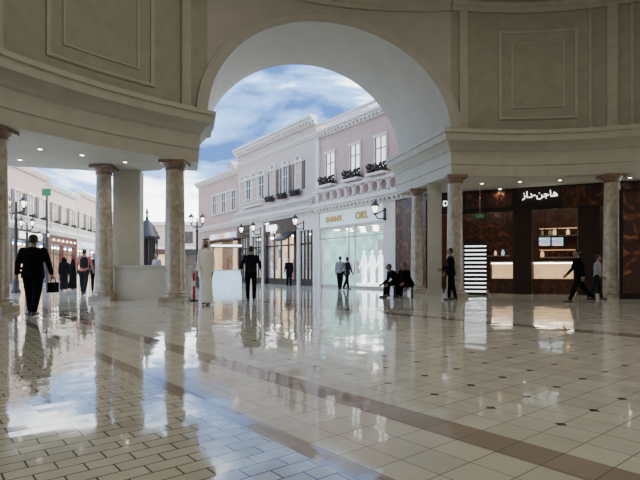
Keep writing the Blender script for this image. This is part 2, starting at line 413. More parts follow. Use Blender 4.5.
for pth in (right,leftw,arcp):
    ut=sweep(pth,[(0,9.85),(0.08,9.85),(0.12,9.95),(0.2,10.0),(0.22,10.12),(0,10.12)]); struct('trim_%d'%tn[0],ut,M['cornice'],'upper stone moulding','trim'); tn[0]+=1
# ---------------------------------------------------------------- columns
def column(px,d,label,r=0.28):
    x=(px-320)/F*d
    root=thing('column',label,'column',(x,d,0),0,'marble columns carrying the cornice')
    mb=MB(); mb.box(-r-0.08,r+0.08,-r-0.08,r+0.08,0,0.14)
    mb.lathe([(r+0.07,0.14),(r+0.08,0.18),(r+0.07,0.23),(r+0.03,0.25),(r+0.04,0.29),(r+0.01,0.32)],n=28)
    autosmooth(part('base',root,mb,M['marble']))
    pf=[(r,0.30)]+[(r-0.04*(i/8)**1.6,0.30+3.6*i/8) for i in range(1,9)]
    autosmooth(part('shaft',root,MB().lathe(pf,n=32),M['marble']))
    mb=MB(); q=r-0.04
    mb.lathe([(q,3.88),(q+0.03,3.90),(q+0.03,3.93),(q+0.01,3.94),(q+0.02,3.97),(q+0.07,4.03),(q+0.09,4.06)],n=28)
    mb.box(-q-0.11,q+0.11,-q-0.11,q+0.11,4.06,ENT0)
    autosmooth(part('capital',root,mb,M['capital'],label='reddish-brown moulded capital'))
    return root
column(-4,11.3,'tan marble column beside the left shop street',0.26)
column(175,14.8,'tan marble column beside the low stone parapet',0.3)
column(455,17.05,'tan marble column beside the square stone pier')
column(612,16.85,'tan marble column in front of the dark ice cream shop')
column(104,15.5,'tan marble column standing against a stone pier',0.26)
column(417,19.9,'tan marble column near the street entrance',0.24)
def pillar(x,y,w,dpt,h,rz,label,name='stone_pier'):
    root=thing(name,label,'pillar',(x,y,0),rz)
    part('shaft',root,MB().box(-w/2,w/2,-dpt/2,dpt/2,0.25,h),M['pier'])
    part('plinth',root,MB().box(-w/2-0.04,w/2+0.04,-dpt/2-0.04,dpt/2+0.04,0,0.25),M['pier'])
    return root
def P(px,d): return ((px-320)/F*d,d)
x,y=P(128.5,16.35); pillar(x,y,0.84,0.5,ENT0+0.02,0.1,'square cream stone pier beside a marble column')
x,y=P(434.5,18.6); pillar(x,y,0.5,0.5,ENT0+0.02,-0.2,'square cream stone pier between two marble columns')
a=P(117,15.75); b_=P(190,15.5)
root=thing('parapet_wall','low cream stone parapet wall between pier and column','low wall',((a[0]+b_[0])/2,(a[1]+b_[1])/2,0),math.atan2(b_[1]-a[1],b_[0]-a[0]))
w=math.hypot(b_[0]-a[0],b_[1]-a[1])/2
part('body',root,MB().box(-w,w,-0.13,0.13,0,1.0),M['pier']); part('coping',root,MB().box(-w-0.03,w+0.03,-0.17,0.17,1.0,1.1),M['cornice'])
dlm=MB().lathe([(0.075,0),(0.075,0.02),(0.05,0.02)],n=16).mesh('downlight',M['white'])
dle=MB().lathe([(0.05,-0.003),(0.05,0.012)],n=16).mesh('bulb',M['lampstrip'])
def ptl(loc,power,col,r=0.06):
    l=bpy.data.lights.new('spot_light','SPOT'); l.energy=power; l.color=col; l.shadow_soft_size=r; l.spot_size=2.2; l.spot_blend=0.6
    o=bpy.data.objects.new('spot_light',l); COL.objects.link(o); o.location=loc
for (px,d) in ((40,13.3),(82,14.0),(125,14.9),(20,14.6),(482,18.6),(520,18.2),(560,17.9),(500,19.8),(630,17.4)):
    x,y=P(px,d); r_=thing('downlight','small round recessed ceiling downlight','ceiling light',(x,y,ENT0+0.01),0,'recessed ceiling downlights')
    mobj('rim',dlm,r_); mobj('bulb',dle,r_); ptl((x,y,ENT0-0.05),22,(1,0.88,0.7))
# ---------------------------------------------------------------- street buildings
P0=Vector((3.56,23.75)); eR=Vector((-.562,.827)); rR=math.atan2(eR.y,eR.x)
def tR(px):
    k=(px-320)/F; return (3.56-23.75*k)/(.562+.827*k)
def window(root,t,z0,w,h,pane,shut=False,arch=False,framem='white',bars=None):
    mb=MB(); f=0.08
    mb.box(t-w/2-f,t-w/2,0,0.09,z0,z0+h); mb.box(t+w/2,t+w/2+f,0,0.09,z0,z0+h)
    mb.box(t-w/2-f-0.05,t+w/2+f+0.05,0,0.13,z0+h,z0+h+0.14); mb.box(t-w/2-f-0.05,t+w/2+f+0.05,0,0.14,z0-0.1,z0)
    if arch:
        for i in range(8):
            a=math.pi*(i+0.5)/8; cx=t+math.cos(a)*(w/2+0.03); cz=z0+h+0.1+math.sin(a)*0.32
            mb.box(cx-0.1,cx+0.1,0,0.1,cz-0.06,cz+0.06)
    o=part('window',root,mb,M[framem])
    mb=MB().box(t-w/2,t+w/2,0.0,0.025,z0,z0+h); part('pane',o,mb,M[pane])
    mb=MB().box(t-0.035,t+0.035,0.0,0.05,z0,z0+h).box(t-w/2,t+w/2,0.0,0.045,z0+h*0.62,z0+h*0.62+0.05).box(t-w/2,t-w/2+0.05,0,0.05,z0,z0+h).box(t+w/2-0.05,t+w/2,0,0.05,z0,z0+h)
    part('glazing_bars',o,mb,M[bars or framem])
    if shut:
        for sx in (-1,1):
            mb=MB()
            c=t+sx*(w*0.5+f+w*0.28)
            mb.box(c-w*0.24,c+w*0.24,0.0,0.05,z0,z0+h)
            for q in range(int(h/0.12)): mb.box(c-w*0.2,c+w*0.2,0.05,0.065,z0+0.05+q*0.12,z0+0.11+q*0.12)
            part('shutter',o,mb,M['shutter'])
    return o
def corniceline(root,t0,t1,z,d=0.3,h=0.35,dent=True,name='cornice'):
    mb=MB(); mb.box(t0,t1,0,d*0.4,z,z+h*0.4); mb.box(t0,t1,0,d*0.75,z+h*0.4,z+h*0.7); mb.box(t0,t1,0,d,z+h*0.7,z+h)
    if dent:
        q=t0+0.1
        while q<t1-0.2: mb.box(q,q+0.14,0,d*0.7,z+h*0.15,z+h*0.4); q+=0.32
    part(name,root,mb,M['white'])
def balustrade(root,t0,t1,z,h=0.6,y0=0.05,y1=0.22):
    mb=MB(); mb.box(t0,t1,y0,y1,z,z+0.08); mb.box(t0,t1,y0,y1,z+h-0.08,z+h)
    q=t0+0.1
    ym=(y0+y1)/2
    while q<t1:
        mb.lathe([(0.035,0.08),(0.06,0.2*h),(0.03,0.5*h),(0.06,0.75*h),(0.035,h-0.08)],q,ym,8,z); q+=0.2
    part('balustrade',root,mb,M['white'])
def ringbalustrade(root,t0,t1,z,h=0.75,y0=0.25,y1=0.4):
    mb=MB(); mb.box(t0,t1,y0,y1,z,z+0.1); mb.box(t0,t1,y0,y1,z+h-0.1,z+h)
    q=t0+0.28; R=(h-0.2)/2; ym=(y0+y1)/2
    while q<t1-0.2:
        pts=[(q+R*0.9*math.cos(a*math.pi/5),ym,z+h/2+R*0.95*math.sin(a*math.pi/5)) for a in range(11)]
        for a,b_ in zip(pts,pts[1:]): mb.cap(a,0.035,b_,0.035,5)
        mb.box(q+R-0.01,q+R+0.06,y0+0.03,y1-0.03,z+0.1,z+h-0.1); q+=2*R+0.06
    part('balustrade',root,mb,M['white'])
# section: right (pink)
tA,tB=-1.6,tR(317); 
bl=thing('building','pink rendered two-storey building with white balustrade above shops','building',(P0.x,P0.y,0),rR)
part('wall',bl,MB().box(tA,tB,-0.5,0,4.3,8.7),M['pink'])
corniceline(bl,tA,tB,8.55,0.35,0.35)
corniceline(bl,tA,tB,4.25,0.5,0.4,name='shop_cornice')
balustrade(bl,tA,tB-0.1,8.9,0.45)
ringbalustrade(bl,-0.5,tB-0.1,4.65,0.8)
part('moulding',bl,MB().box(tA,tB,0,0.12,5.5,5.62),M['white'])
for px in (331,356,381.5):
    t=tR(px); window(bl,t,6.0,0.8,1.5,'win',bars='shutter')
    part('balcony_slab',bl,MB().box(t-0.68,t+0.68,0.0,0.5,5.58,5.70),M['white'])
parts('quoin',bl,[(t,t+0.35,0,0.12,4.7,8.6) for t in (tA,tB-0.35)],M['white'])
ta,tb=tR(384),tR(317); tw=tR(396)
parts('shop_front',bl,[(tw,ta,-0.3,0.05,0,4.25),(tb-0.35,tb,-0.3,0.12,0,4.25),(ta,tb,-0.3,0.02,3.35,4.25)],M['white'])
part('swirl_panel',bl,MB().box(tA+0.8,tw,-0.3,0.04,0,4.25),M['swirl'],label='dark red-brown swirl patterned panel')
mb=MB(); mb.box(ta,tb-0.35,-3.6,-3.5,0.02,3.35); mb.box(ta-0.1,ta,-3.55,-0.3,0.02,3.35); mb.box(tb-0.35,tb-0.25,-3.55,-0.3,0.02,3.35)
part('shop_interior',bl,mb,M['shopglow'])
part('shop_ceiling',bl,MB().box(ta,tb-0.35,-3.5,-0.3,3.3,3.36),M['white'])
for i in range(5):
    for j in range(3):
        part('light_panel',bl,MB().box(ta+0.5+i*1.15,ta+0.75+i*1.15,-3.1+j,-2.85+j,3.26,3.29),M['lampstrip'])
mb=MB()
for f_ in (0,0.42,0.52,1.0):
    q=ta+(tb-0.35-ta)*f_; mb.box(q-0.03,q+0.03,-0.1,-0.03,0,3.35)
mb.box(ta,tb-0.35,-0.1,-0.03,2.7,2.75); mb.box(ta,tb-0.35,-0.1,-0.03,0,0.12)
part('window_frame',bl,mb,M['steel'])
part('glass_pane',bl,MB().box(ta,tb-0.35,-0.07,-0.06,0.1,3.35),M['glass'])
part('sign_board',bl,MB().box(ta+0.05,tb-0.4,0.02,0.06,3.4,4.2),M['signb'])
text('sign_letters',bl,'SHANX',0.46,(tR(335),0.1,3.76),(math.pi/2,0,math.pi),M['gold'],bold=0.02)
text('sign_letters',bl,'OKL',0.52,(tR(363),0.1,3.76),(math.pi/2,0,math.pi),M['gold'],bold=0.025)
tp0,tp1=tR(376),tR(351)
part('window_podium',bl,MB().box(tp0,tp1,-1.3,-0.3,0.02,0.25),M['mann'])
part('display_panel',bl,MB().box(tp0+0.1,tp1-0.3,-1.7,-1.62,0.1,2.6),M['steel'])
for i in range(3):
    t=ta+1.0+i*1.6
    p=P0+eR*t+Vector((-.827,-.562))*(-2.6 if i<2 else -1.3)
    rk=thing('clothes_rack','steel rack of hanging clothes inside the bright shop','clothes rack',(p.x,p.y,0),rR,'clothes racks')
    mb=MB(); mb.box(-0.5,0.5,-0.015,0.015,1.5,1.53); mb.box(-0.5,-0.47,-0.015,0.015,0,1.53); mb.box(0.47,0.5,-0.015,0.015,0,1.53); mb.box(-0.52,-0.45,-0.25,0.25,0,0.03); mb.box(0.45,0.52,-0.25,0.25,0,0.03)
    part('frame',rk,mb,M['steel'])
    for j in range(8):
        part('garment',rk,MB().tube([(-0.42+j*0.12,0,1.5),(-0.42+j*0.12,0,1.4),(-0.42+j*0.12,0,0.7+random.random()*0.2)],[(0.01,0.03),(0.03,0.2),(0.04,0.22)],8),M[random.choice(['grey','char','pinkc','wcloth','bluec'])],True)
# section: cream left
tC=tR(238); tD=tR(211)
b2=thing('building','cream rendered building with shuttered windows and dentil cornice','building',(P0.x,P0.y,0),rR)
part('wall',b2,MB().box(tB+0.01,tC,-0.6,0,4.3,9.55),M['cream'])
corniceline(b2,tB+0.01,tC,9.5,0.5,0.5)
corniceline(b2,tB+0.01,tC,4.25,0.5,0.45,name='shop_cornice')
corniceline(b2,tB+0.01,tC,8.75,0.15,0.2,False,name='moulding')
corniceline(b2,tB+0.01,tC,5.2,0.12,0.2,False,name='moulding')
balustrade(b2,tB+0.1,tC,4.7,0.5,0.2,0.36)
for i,px in enumerate((299,286,273.5)): window(b2,tR(px),5.9,0.62,1.7,'winwarm' if i!=1 else 'windark',True,True)
for i,px in enumerate((262,255,249,243)): window(b2,tR(px),5.9,0.8,1.6,'winwarm' if i%2 else 'windark',False,True)
mb=MB(); t0,t1=tR(264.5),tR(246); mb.box(t0,t1,0,0.35,5.45,5.55); mb.box(t0,t1,0.3,0.34,6.0,6.05)
q=t0
while q<=t1: mb.box(q,q+0.03,0.3,0.33,5.5,6.0); q+=0.22
part('balcony',b2,mb,M['white'])
def shop(root,pa,pb,inner,fascia,dark=True,h=3.35,dep=2.5):
    a,b_=tR(pb),tR(pa); 
    part('fascia',root,MB().box(a,b_,-0.3,0.1,h,4.25),M[fascia])
    parts('jamb',root,[(a,a+0.25,-0.3,0.1,0,h),(b_-0.25,b_,-0.3,0.1,0,h)],M[fascia])
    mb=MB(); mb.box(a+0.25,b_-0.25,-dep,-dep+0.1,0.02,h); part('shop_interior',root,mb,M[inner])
    part('glass_pane',root,MB().box(a+0.25,b_-0.25,-0.12,-0.1,0.05,h),M['glass'])
    mb=MB(); n=4
    for i in range(n+1):
        q=a+0.25+(b_-a-0.5)*i/n; mb.box(q-0.05,q+0.05,-0.15,-0.04,0,h)
    mb.box(a+0.25,b_-0.25,-0.15,-0.04,2.5,2.6); mb.box(a+0.25,b_-0.25,-0.15,-0.04,0,0.4)
    part('window_frame',root,mb,M['iron'])
    for i in range(4):
        q=a+0.6+(b_-a-1.2)*i/3; part('light_panel',root,MB().box(q-0.12,q+0.12,-dep*0.6,-dep*0.6+0.25,h-0.12,h-0.03),M['lampstrip'])
        part('display_item',root,MB().lathe([(0.25,0.4),(0.25,0.9),(0.1,1.0),(0.16,1.3),(0.05,1.6+0.2*(i%2))],q,-0.8,10),M[('wcloth','red','bluec','food')[i]])
shop(b2,298,316.5,'warmdim','white')
shop(b2,265,297,'warmdim','dark')
shop(b2,251,264.5,'warmglow','white')
shop(b2,238.5,250.5,'warmdim','dark')
text('sign_letters',b2,'Tapp',0.8,(tR(273),0.16,3.82),(math.pi/2,0,math.pi),M['whitel'])
mb=MB(); a,b_=tR(297),tR(285)
mb.v=[(a,0.1,3.4),(b_,0.1,3.4),(b_,0.9,2.9),(a,0.9,2.9),(a,0.1,3.3),(b_,0.1,3.3),(b_,0.9,2.75),(a,0.9,2.75)]
mb.f=[(0,1,2,3),(4,7,6,5),(3,2,6,7),(0,3,7,4),(1,5,6,2),(0,4,5,1)]
part('awning',b2,mb,M['iron'])
# farthest section
b3=thing('building','small pink gabled building at the end of the street','building',(P0.x,P0.y,0),rR)
part('wall',b3,MB().box(tC+0.05,tD+3,-0.6,0,0,8.5),M['pink'])
mb=MB(); t0,t1=tC+0.05,tR(226); mb.v=[(t0,0.1,8.5),(t1,0.1,8.5),((t0+t1)/2,0.1,9.5),(t0,-0.6,8.5),(t1,-0.6,8.5),((t0+t1)/2,-0.6,9.5)]; mb.f=[(0,1,2),(3,5,4),(0,2,5,3),(1,4,5,2),(0,3,4,1)]
part('gable',b3,mb,M['cream'])
corniceline(b3,tC+0.05,tD+3,4.3,0.3,0.4); corniceline(b3,tC+0.05,tD+3,8.3,0.4,0.4)
for i,px in enumerate((234,229,224,219,215)): window(b3,tR(px),5.6,0.8,1.5,'winwarm' if i%2 else 'windark')
for i,px in enumerate((234,228.5,223,218,213.5)):
    o=part('shop_window',b3,MB().box(tR(px)-0.95,tR(px)+0.95,0,0.04,0.3,3.2),M[('warmglow','windark','warmdim')[i%3]])
    part('awning',b3,MB().box(tR(px)-1.05,tR(px)+1.05,0.04,0.5,3.2,3.35),M[('iron','maroon','iron')[i%3]])
    part('sign_panel',b3,MB().box(tR(px)-0.5,tR(px)+0.5,0.04,0.1,3.5,3.9),M[('bluec','win','warmglow')[i%3]])
# left street building
eL=Vector((3.1,-20.4)).normalized(); PL=Vector((-25.6,62.0)); rL=math.atan2(eL.y,eL.x)
bl4=thing('building','warm cream shopping street building with lit windows and shops','building',(PL.x,PL.y,0),rL)
secs=[(0,7,7.6,'cream'),(7,14,8.3,'pink'),(14,21,7.7,'cream'),(21,28,8.2,'pink'),(28,36,8.0,'cream')]
for si,(a,b_,h,mt) in enumerate(secs):
    part('wall',bl4,MB().box(a,b_-0.01,-0.5,0,3.9,h),M[mt]); corniceline(bl4,a,b_-0.01,h,0.4,0.4)
    corniceline(bl4,a,b_-0.01,3.9,0.4,0.4,name='shop_cornice')
    for q in range(3):
        window(bl4,a+1.4+q*2.1,5.0,0.9,1.6,'winwarm' if (q+si)%3==0 else 'windark',True)
        part('window_plants',bl4,MB().tube([(a+0.8+q*2.1,0.25,4.98),(a+1.4+q*2.1,0.3,5.06),(a+2.0+q*2.1,0.25,4.98)],[(0.1,0.1),(0.16,0.18),(0.1,0.1)],8),M['foliage'],True)
    parts('shop_front',bl4,[(a,a+0.4,-0.3,0.1,0,3.9),(b_-0.4,b_-0.01,-0.3,0.1,0,3.9),(a+0.4,b_-0.4,-0.3,0.05,3.1,3.9),((a+b_)/2-0.15,(a+b_)/2+0.15,-0.3,0.05,0,3.1)],M[('dark','white','maroon','iron','shutter')[si]])
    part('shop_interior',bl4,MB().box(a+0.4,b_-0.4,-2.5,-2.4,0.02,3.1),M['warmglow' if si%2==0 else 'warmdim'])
    for q in range(5): part('light_panel',bl4,MB().box(a+0.8+q*1.3,a+1.05+q*1.3,-0.9,-0.65,2.85,3.0),M['lampstrip'])
    if si%2:
        part('sign_panel',bl4,MB().box(a+1.5,b_-1.5,0.05,0.12,3.25,3.75),M[('bluec','win')[si//2]])
    else:
        for q in range(6): part('sign_bulb',bl4,MB().ell((a+0.8+q*1.05,0.14,3.5),(0.09,0.07,0.09),None,8,5),M['globe'])
    parts('window_frame',bl4,[(a+1.8,a+1.9,-0.25,-0.2,0,3.1),(a+0.4,b_-0.4,-0.26,-0.19,2.3,2.4),(b_-1.9,b_-1.8,-0.25,-0.2,0,3.1)],M['iron'])
    balustrade(bl4,a+0.2,b_-0.2,4.3,0.6,0.1,0.27)
# end building closing the view
b5=thing('building','cream arcaded building closing the end of the street','building',(-27,63,0),0)
part('wall',b5,MB().box(0,36,0,0.5,0,6.6),M['cream'])
for i in range(16):
    mb=MB().box(1.2+i*2.2,2.2+i*2.2,-0.06,0,4.3,5.8); part('window',b5,mb,M['winwarm' if i%3==0 else 'windark'])
for i in range(12):
    part('shop_window',b5,MB().box(0.5+i*3,3.1+i*3,-0.05,0,0.02,2.9),M[('warmdim','windark','warmglow','windark')[i%4]])
    part('fascia',b5,MB().box(0.4+i*3,3.2+i*3,-0.2,0,2.9,3.5),M[('iron','maroon','brown')[i%3]])
mb=MB().box(0,36,-0.3,0.5,6.6,7.0); part('cornice',b5,mb,M['white']); part('string_course',b5,MB().box(0,36,-0.3,0,3.6,3.9),M['white'])
# flower boxes
fb=None
for i,px in enumerate((331,356,381.5,299,286,273.5)):
    t=tR(px); p=P0+eR*t+Vector((-.827,-.562))*0.25
    if fb is None:
        fb=thing('flower_box','window planter overflowing with dark foliage and red flowers','flower box',(p.x,p.y,5.71),rR,'flower boxes under the windows')
        part('box',fb,MB().box(-0.58,0.58,-0.08,0.14,0,0.16),M['dark'])
        mb=MB(); mf=MB()
        for j in range(110):
            c=(random.uniform(-0.62,0.62),random.uniform(-0.06,0.28),random.uniform(0.02,0.42)*random.uniform(0.6,1.15))
            (mb if random.random()<0.72 else mf).ell(c,(random.uniform(0.05,0.09),0.07,random.uniform(0.04,0.08)),None,6,4)
        part('foliage',fb,mb,M['foliage'])['kind']='stuff'; part('flowers',fb,mf,M['flower'])['kind']='stuff'
    else:
        k_=copytree(fb,(p.x,p.y,5.71 if i<3 else 5.52))
        if i>=3: k_.scale=(0.75,0.9,0.8)
# ---------------------------------------------------------------- lamps
def lantern_parts(r_,c,s=1.0):
    x,y,z=c
    part('globe',r_,MB().lathe([(0.05*s,-0.13*s),(0.10*s,0.02*s),(0.12*s,0.10*s),(0.06*s,0.12*s)],x,y,8,z),M['globe'])
    mb=MB()
    for q in range(4):
        a=math.pi/4+q*math.pi/2
        mb.cap((x+0.075*s*math.cos(a),y+0.075*s*math.sin(a),z-0.14*s),0.018,(x+0.135*s*math.cos(a),y+0.135*s*math.sin(a),z+0.12*s),0.018,5)
    mb.lathe([(0.18*s,0.11*s),(0.15*s,0.16*s),(0.07*s,0.28*s),(0.02,0.32*s),(0.015,0.40*s)],x,y,10,z); mb.lathe([(0.03,-0.22*s),(0.09*s,-0.14*s)],x,y,10,z)
    part('lantern_frame',r_,mb,M['iron'])
def lamp_post(x,y,rz,label):
    r_=thing('street_lamp',label,'street lamp',(x,y,0),rz,'street lamps with lanterns')
    autosmooth(part('post',r_,MB().lathe([(0.18,0),(0.18,0.1),(0.12,0.2),(0.12,0.5),(0.07,0.6),(0.06,3.0),(0.09,3.05),(0.05,3.15),(0.04,3.75)],n=12),M['iron']))
    mb=MB()
    for s in (-1,1):
        pts=[(0,3.3),(0.18*s,3.25),(0.28*s,3.35),(0.3*s,3.45)]
        for a,b_ in zip(pts,pts[1:]): mb.cap((a[0],0,a[1]),0.03,(b_[0],0,b_[1]),0.03,6)
    part('arm',r_,mb,M['iron'])
    for c in ((-0.3,0,3.66),(0.3,0,3.66)): lantern_parts(r_,c,1.0)
    return r_
x,y=P(16,20.5); lp=lamp_post(x,y,0.2,'black iron street lamp with two warm lit lanterns')
for (px,d) in ((27,29),(44,39),(197,27)):
    x,y=P(px,d); copytree(lp,(x,y,0))
def wall_lamp(px,z=3.75):
    t=tR(px); p=P0+eR*t
    r_=thing('wall_lamp','black iron bracket lamp with a warm lit lantern on the facade','wall lamp',(p.x,p.y,0),rR,'bracket lamps on the facade')
    mb=MB(); mb.box(-0.06,0.06,0.0,0.12,z-0.4,z+0.2)
    mb.cap((0,0.1,z-0.3),0.03,(0,0.5,z-0.35),0.03,6); mb.cap((0,0.5,z-0.35),0.03,(0,0.7,z-0.15),0.03,6); mb.cap((0,0.1,z+0.1),0.03,(0,0.7,z-0.15),0.03,6)
    part('bracket',r_,mb,M['iron'])
    lantern_parts(r_,(0,0.7,z+0.1),1.25)
for px in (386,305,262,250): wall_lamp(px)
# ---------------------------------------------------------------- ice cream shop
S0=Vector((4.9,21.0)); eS=Vector((6.6,-3.0)).normalized(); rS=math.atan2(eS.y,eS.x)
def tS(px):
    k=(px-320)/F; return (k*S0.y-S0.x)/(eS.x-k*eS.y)
sh=thing('shop_unit','dark brown ice cream shop front with white lettering','shop',(S0.x,S0.y,0),rS)
Ls=tS(652)
part('fascia',sh,MB().box(-0.15,Ls,-0.05,0.3,3.3,ENT0+0.02),M['dark'])
part('fascia_panel',sh,MB().box(tS(562),Ls,-0.09,-0.05,3.35,4.1),M['swirl'],label='reddish brown swirl patterned panel')
part('fascia_panel',sh,MB().box(tS(466),tS(512),-0.09,-0.05,3.45,4.05),M['swirl'],label='amber-brown swirl graphic panel')
for (pa,pb) in ((513,532),(578,600)):
    part('pillar_panel',sh,MB().box(tS(pa),tS(pb),-0.08,0.5,0,3.3),M['dark'])
part('back_wall',sh,MB().box(-0.2,Ls,4.5,4.6,0,ENT0),M['cafe'])
part('wall_graphic',sh,MB().box(0.5,2.9,4.42,4.5,1.9,3.7),M['swirl'],label='amber-brown swirl wall graphic')
parts('side_wall',sh,[(-0.2,-0.1,0.0,4.5,0,ENT0),(Ls,Ls+0.1,0,4.5,0,ENT0)],M['cafe'])
for i in range(6):
    for j in range(3): part('light_panel',sh,MB().box(0.6+i*1.2,0.74+i*1.2,0.8+j*1.3,0.94+j*1.3,3.95,4.02),M['lampstrip'])
for (xa,xb,zz) in ((0.6,2.6,1.6),(3.9,6.2,1.5),(3.9,6.2,2.5)):
    part('wall_shelf',sh,MB().box(xa,xb,4.1,4.5,zz,zz+0.05),M['steel'])
    part('shelf_light',sh,MB().box(xa,xb,4.44,4.5,zz+0.36,zz+0.39),M['warmglow'])
    q=xa+0.12
    while q<xb-0.1:
        s_=random.uniform(0.7,1.2); zz2=zz+0.05
        part('jar',sh,MB().lathe([(0.06*s_,0),(0.07*s_,0.05),(0.07*s_,0.17*s_),(0.03,0.22*s_),(0.03,0.26*s_)],q,4.25+random.uniform(-0.06,0.06),10,zz2),M[random.choice(['food','maroon','white','dark','bluec'])]); q+=random.uniform(0.17,0.4)
AR='\uFEAF\uFE8D\uFEA9-\uFEE6\uFE9F\uFE8E\uFEEB'
text('sign_letters',sh,AR,0.35,(tS(540),-0.12,3.86),(math.pi/2,0,0),M['whitel'],bold=-0.002)
text('sign_letters',sh,'Den',0.30,(tS(449.5),-0.1,3.70),(math.pi/2,0,0),M['whitel'],bold=0.0)
for px in (544.5,557.5):
    sc_=thing('menu_screen','bright picture menu screen hanging above the counter','screen',(0,0,0),0,'menu screens')
    k=(px-320)/F; yy=20.3; sc_.location=(k*yy,yy,2.1); sc_.rotation_euler=(0,0,rS)
    part('casing',sc_,MB().box(-0.23,0.23,0,0.06,-0.19,0.19),M['iron']); part('display',sc_,MB().box(-0.205,0.205,-0.01,0,-0.165,0.165),M['screen'])
    part('ceiling_rod',sc_,MB().box(-0.015,0.015,0.02,0.05,0.19,ENT0-2.1+0.03),M['iron'])
def counter(px0,px1,dback,label,glow=True):
    t0,t1=tS(px0),tS(px1); c=S0+eS*((t0+t1)/2)+Vector((-eS.y,eS.x))*dback
    r_=thing('display_counter',label,'display counter',(c.x,c.y,0),rS,'glass display counters')
    w=(t1-t0)/2
    part('base',r_,MB().box(-w,w,-0.35,0.4,0,0.6),M['brown'])
    part('shelf_light',r_,MB().box(-w+0.03,w-0.03,-0.33,-0.3,1.2,1.24),M['lampstrip'])
    part('worktop',r_,MB().box(-w,w,-0.38,0.42,1.25,1.3),M['white'])
    part('glass_pane',r_,MB().box(-w,w,-0.36,-0.345,0.6,1.25),M['glass'])
    for i in range(int(w*2/0.2)):
        for j in range(2): part('food_tray',r_,MB().ell((-w+0.12+i*0.2,-0.2+j*0.25,0.68),(0.085,0.1,0.08),None,7,5),M['food'])
    part('back_panel',r_,MB().box(-w,w,0.38,0.42,0.6,1.25),M['warmglow'])
counter(489,512,0.9,'lit glass pastry counter under the dark fascia')
counter(533,575,0.9,'lit glass ice cream counter with warm lights')
# corner dark storefront joining
a=Vector((3.75,22.9)); b_=S0-eS*0.35; e=(b_-a); l=e.length; rz=math.atan2(e.y,e.x)
cs=thing('shop_unit','dark red-brown corner shop front with a lit display window','shop',(a.x,a.y,0),rz)
part('wall',cs,MB().box(0,l,0,0.2,0,ENT0),M['dark'])
parts('swirl_panel',cs,[(0.15,0.8,-0.05,0,0.1,3.9),(1.35,l-0.1,-0.05,0,0.1,3.9)],M['swirl'])
part('display_window',cs,MB().box(0.85,1.3,-0.04,0,0.2,3.0),M['warmglow'])
# poster
x,y=P(641,16.2); ps=thing('poster_panel','tall framed poster with dim orange and brown swirls','poster',(x,y,0),-0.4)
part('frame',ps,MB().box(-0.6,0.6,0,0.15,0,3.6),M['dark']); part('print',ps,MB().box(-0.5,0.5,-0.02,0,0.2,3.5),M['poster'])
# striped light stand
x,y=P(475,18.9); st=thing('light_stand','black display stand with glowing white horizontal strips','display stand',(x,y,0),-0.25)
part('panel',st,MB().box(-0.42,0.42,0,0.12,0,2.05),M['iron'])
for i in range(12): part('light_strip',st,MB().box(-0.37,0.4,-0.02,0,0.12+i*0.155,0.165+i*0.155),M['neon'])
x,y=P(480,19.0); es=thing('exit_sign','small green illuminated sign hanging from the ceiling','sign',(x,y,3.0),-0.2)
part('panel',es,MB().box(-0.14,0.14,0,0.04,-0.06,0.06),M['green']); part('rod',es,MB().box(-0.01,0.01,0.01,0.03,0.06,ENT0-3.0+0.05),M['steel'])
x,y=P(46,20.5); es=thing('hanging_sign','small dark green sign on a slim pole','sign',(x,y,4.0),0)
part('panel',es,MB().box(-0.17,0.17,0,0.05,0,0.28),M['green']); part('pole',es,MB().box(-0.03,0.03,0.05,0.09,-4.0,0.26),M['iron'])
# bench
bx,by=P(403,17.4)
bn=thing('bench','low dark backless bench beneath two seated people','bench',(bx,by,0),-0.1)
mb=MB(); 
for i in range(4): mb.box(-0.36,0.36,-0.22+i*0.115,-0.13+i*0.115,0.34,0.38)
part('seat',bn,mb,M['dark'])
for sx in (-0.33,0.27): part('leg',bn,MB().box(sx,sx+0.06,-0.2,0.2,0,0.34),M['iron'])
# kiosk with conical roof
x,y=P(147,27); kk=thing('kiosk','small black kiosk with pointed domed roof and finial','kiosk',(x,y,0),0); kk.scale=(0.72,0.72,0.92)
for i in range(6):
    a=math.pi*i/3; part('post',kk,MB().lathe([(0.06,0),(0.06,2.9)],0.75*math.cos(a),0.75*math.sin(a),8),M['iron'])
autosmooth(part('roof',kk,MB().lathe([(0.95,2.85),(0.95,3.0),(0.8,3.15),(0.55,3.6),(0.3,3.85),(0.12,4.0),(0.06,4.3),(0.1,4.4),(0.02,4.75)],n=20),M['iron']))
part('counter',kk,MB().lathe([(0.72,0),(0.72,1.0),(0.8,1.0),(0.8,1.06)],n=12),M['dark'])
part('cabinet',kk,MB().lathe([(0.6,1.06),(0.6,2.85)],n=8),M['dark'])
x,y=P(227,30); kb=thing('sales_counter','pale blue illuminated sales counter','counter',(x,y,0),0.1)
part('body',kb,MB().box(-0.85,0.85,-0.4,0.4,0,0.9),M['bluec']); part('worktop',kb,MB().box(-0.9,0.9,-0.45,0.45,0.9,0.96),M['white'])
parts('canopy_post',kb,[(-0.86,-0.8,0.3,0.36,0.96,2.3),(0.8,0.86,0.3,0.36,0.96,2.3)],M['iron'])
part('canopy',kb,MB().box(-0.95,0.95,-0.4,0.5,2.3,2.5),M['iron']); part('light_strip',kb,MB().box(-0.9,0.9,-0.42,-0.4,2.33,2.45),M['neon'])
for i in range(5): part('bottle',kb,MB().lathe([(0.05,0.96),(0.07,1.05),(0.03,1.15),(0.03,1.22)],-0.6+i*0.3,0,8),M[('food','glass','red','glass','wcloth')[i]])
x,y=P(194,15.3); rd=thing('barrier_post','small red and white post at the foot of the column','post',(x,y,0),0)
autosmooth(part('base',rd,MB().lathe([(0.14,0),(0.14,0.04),(0.05,0.07)],n=14),M['iron']))
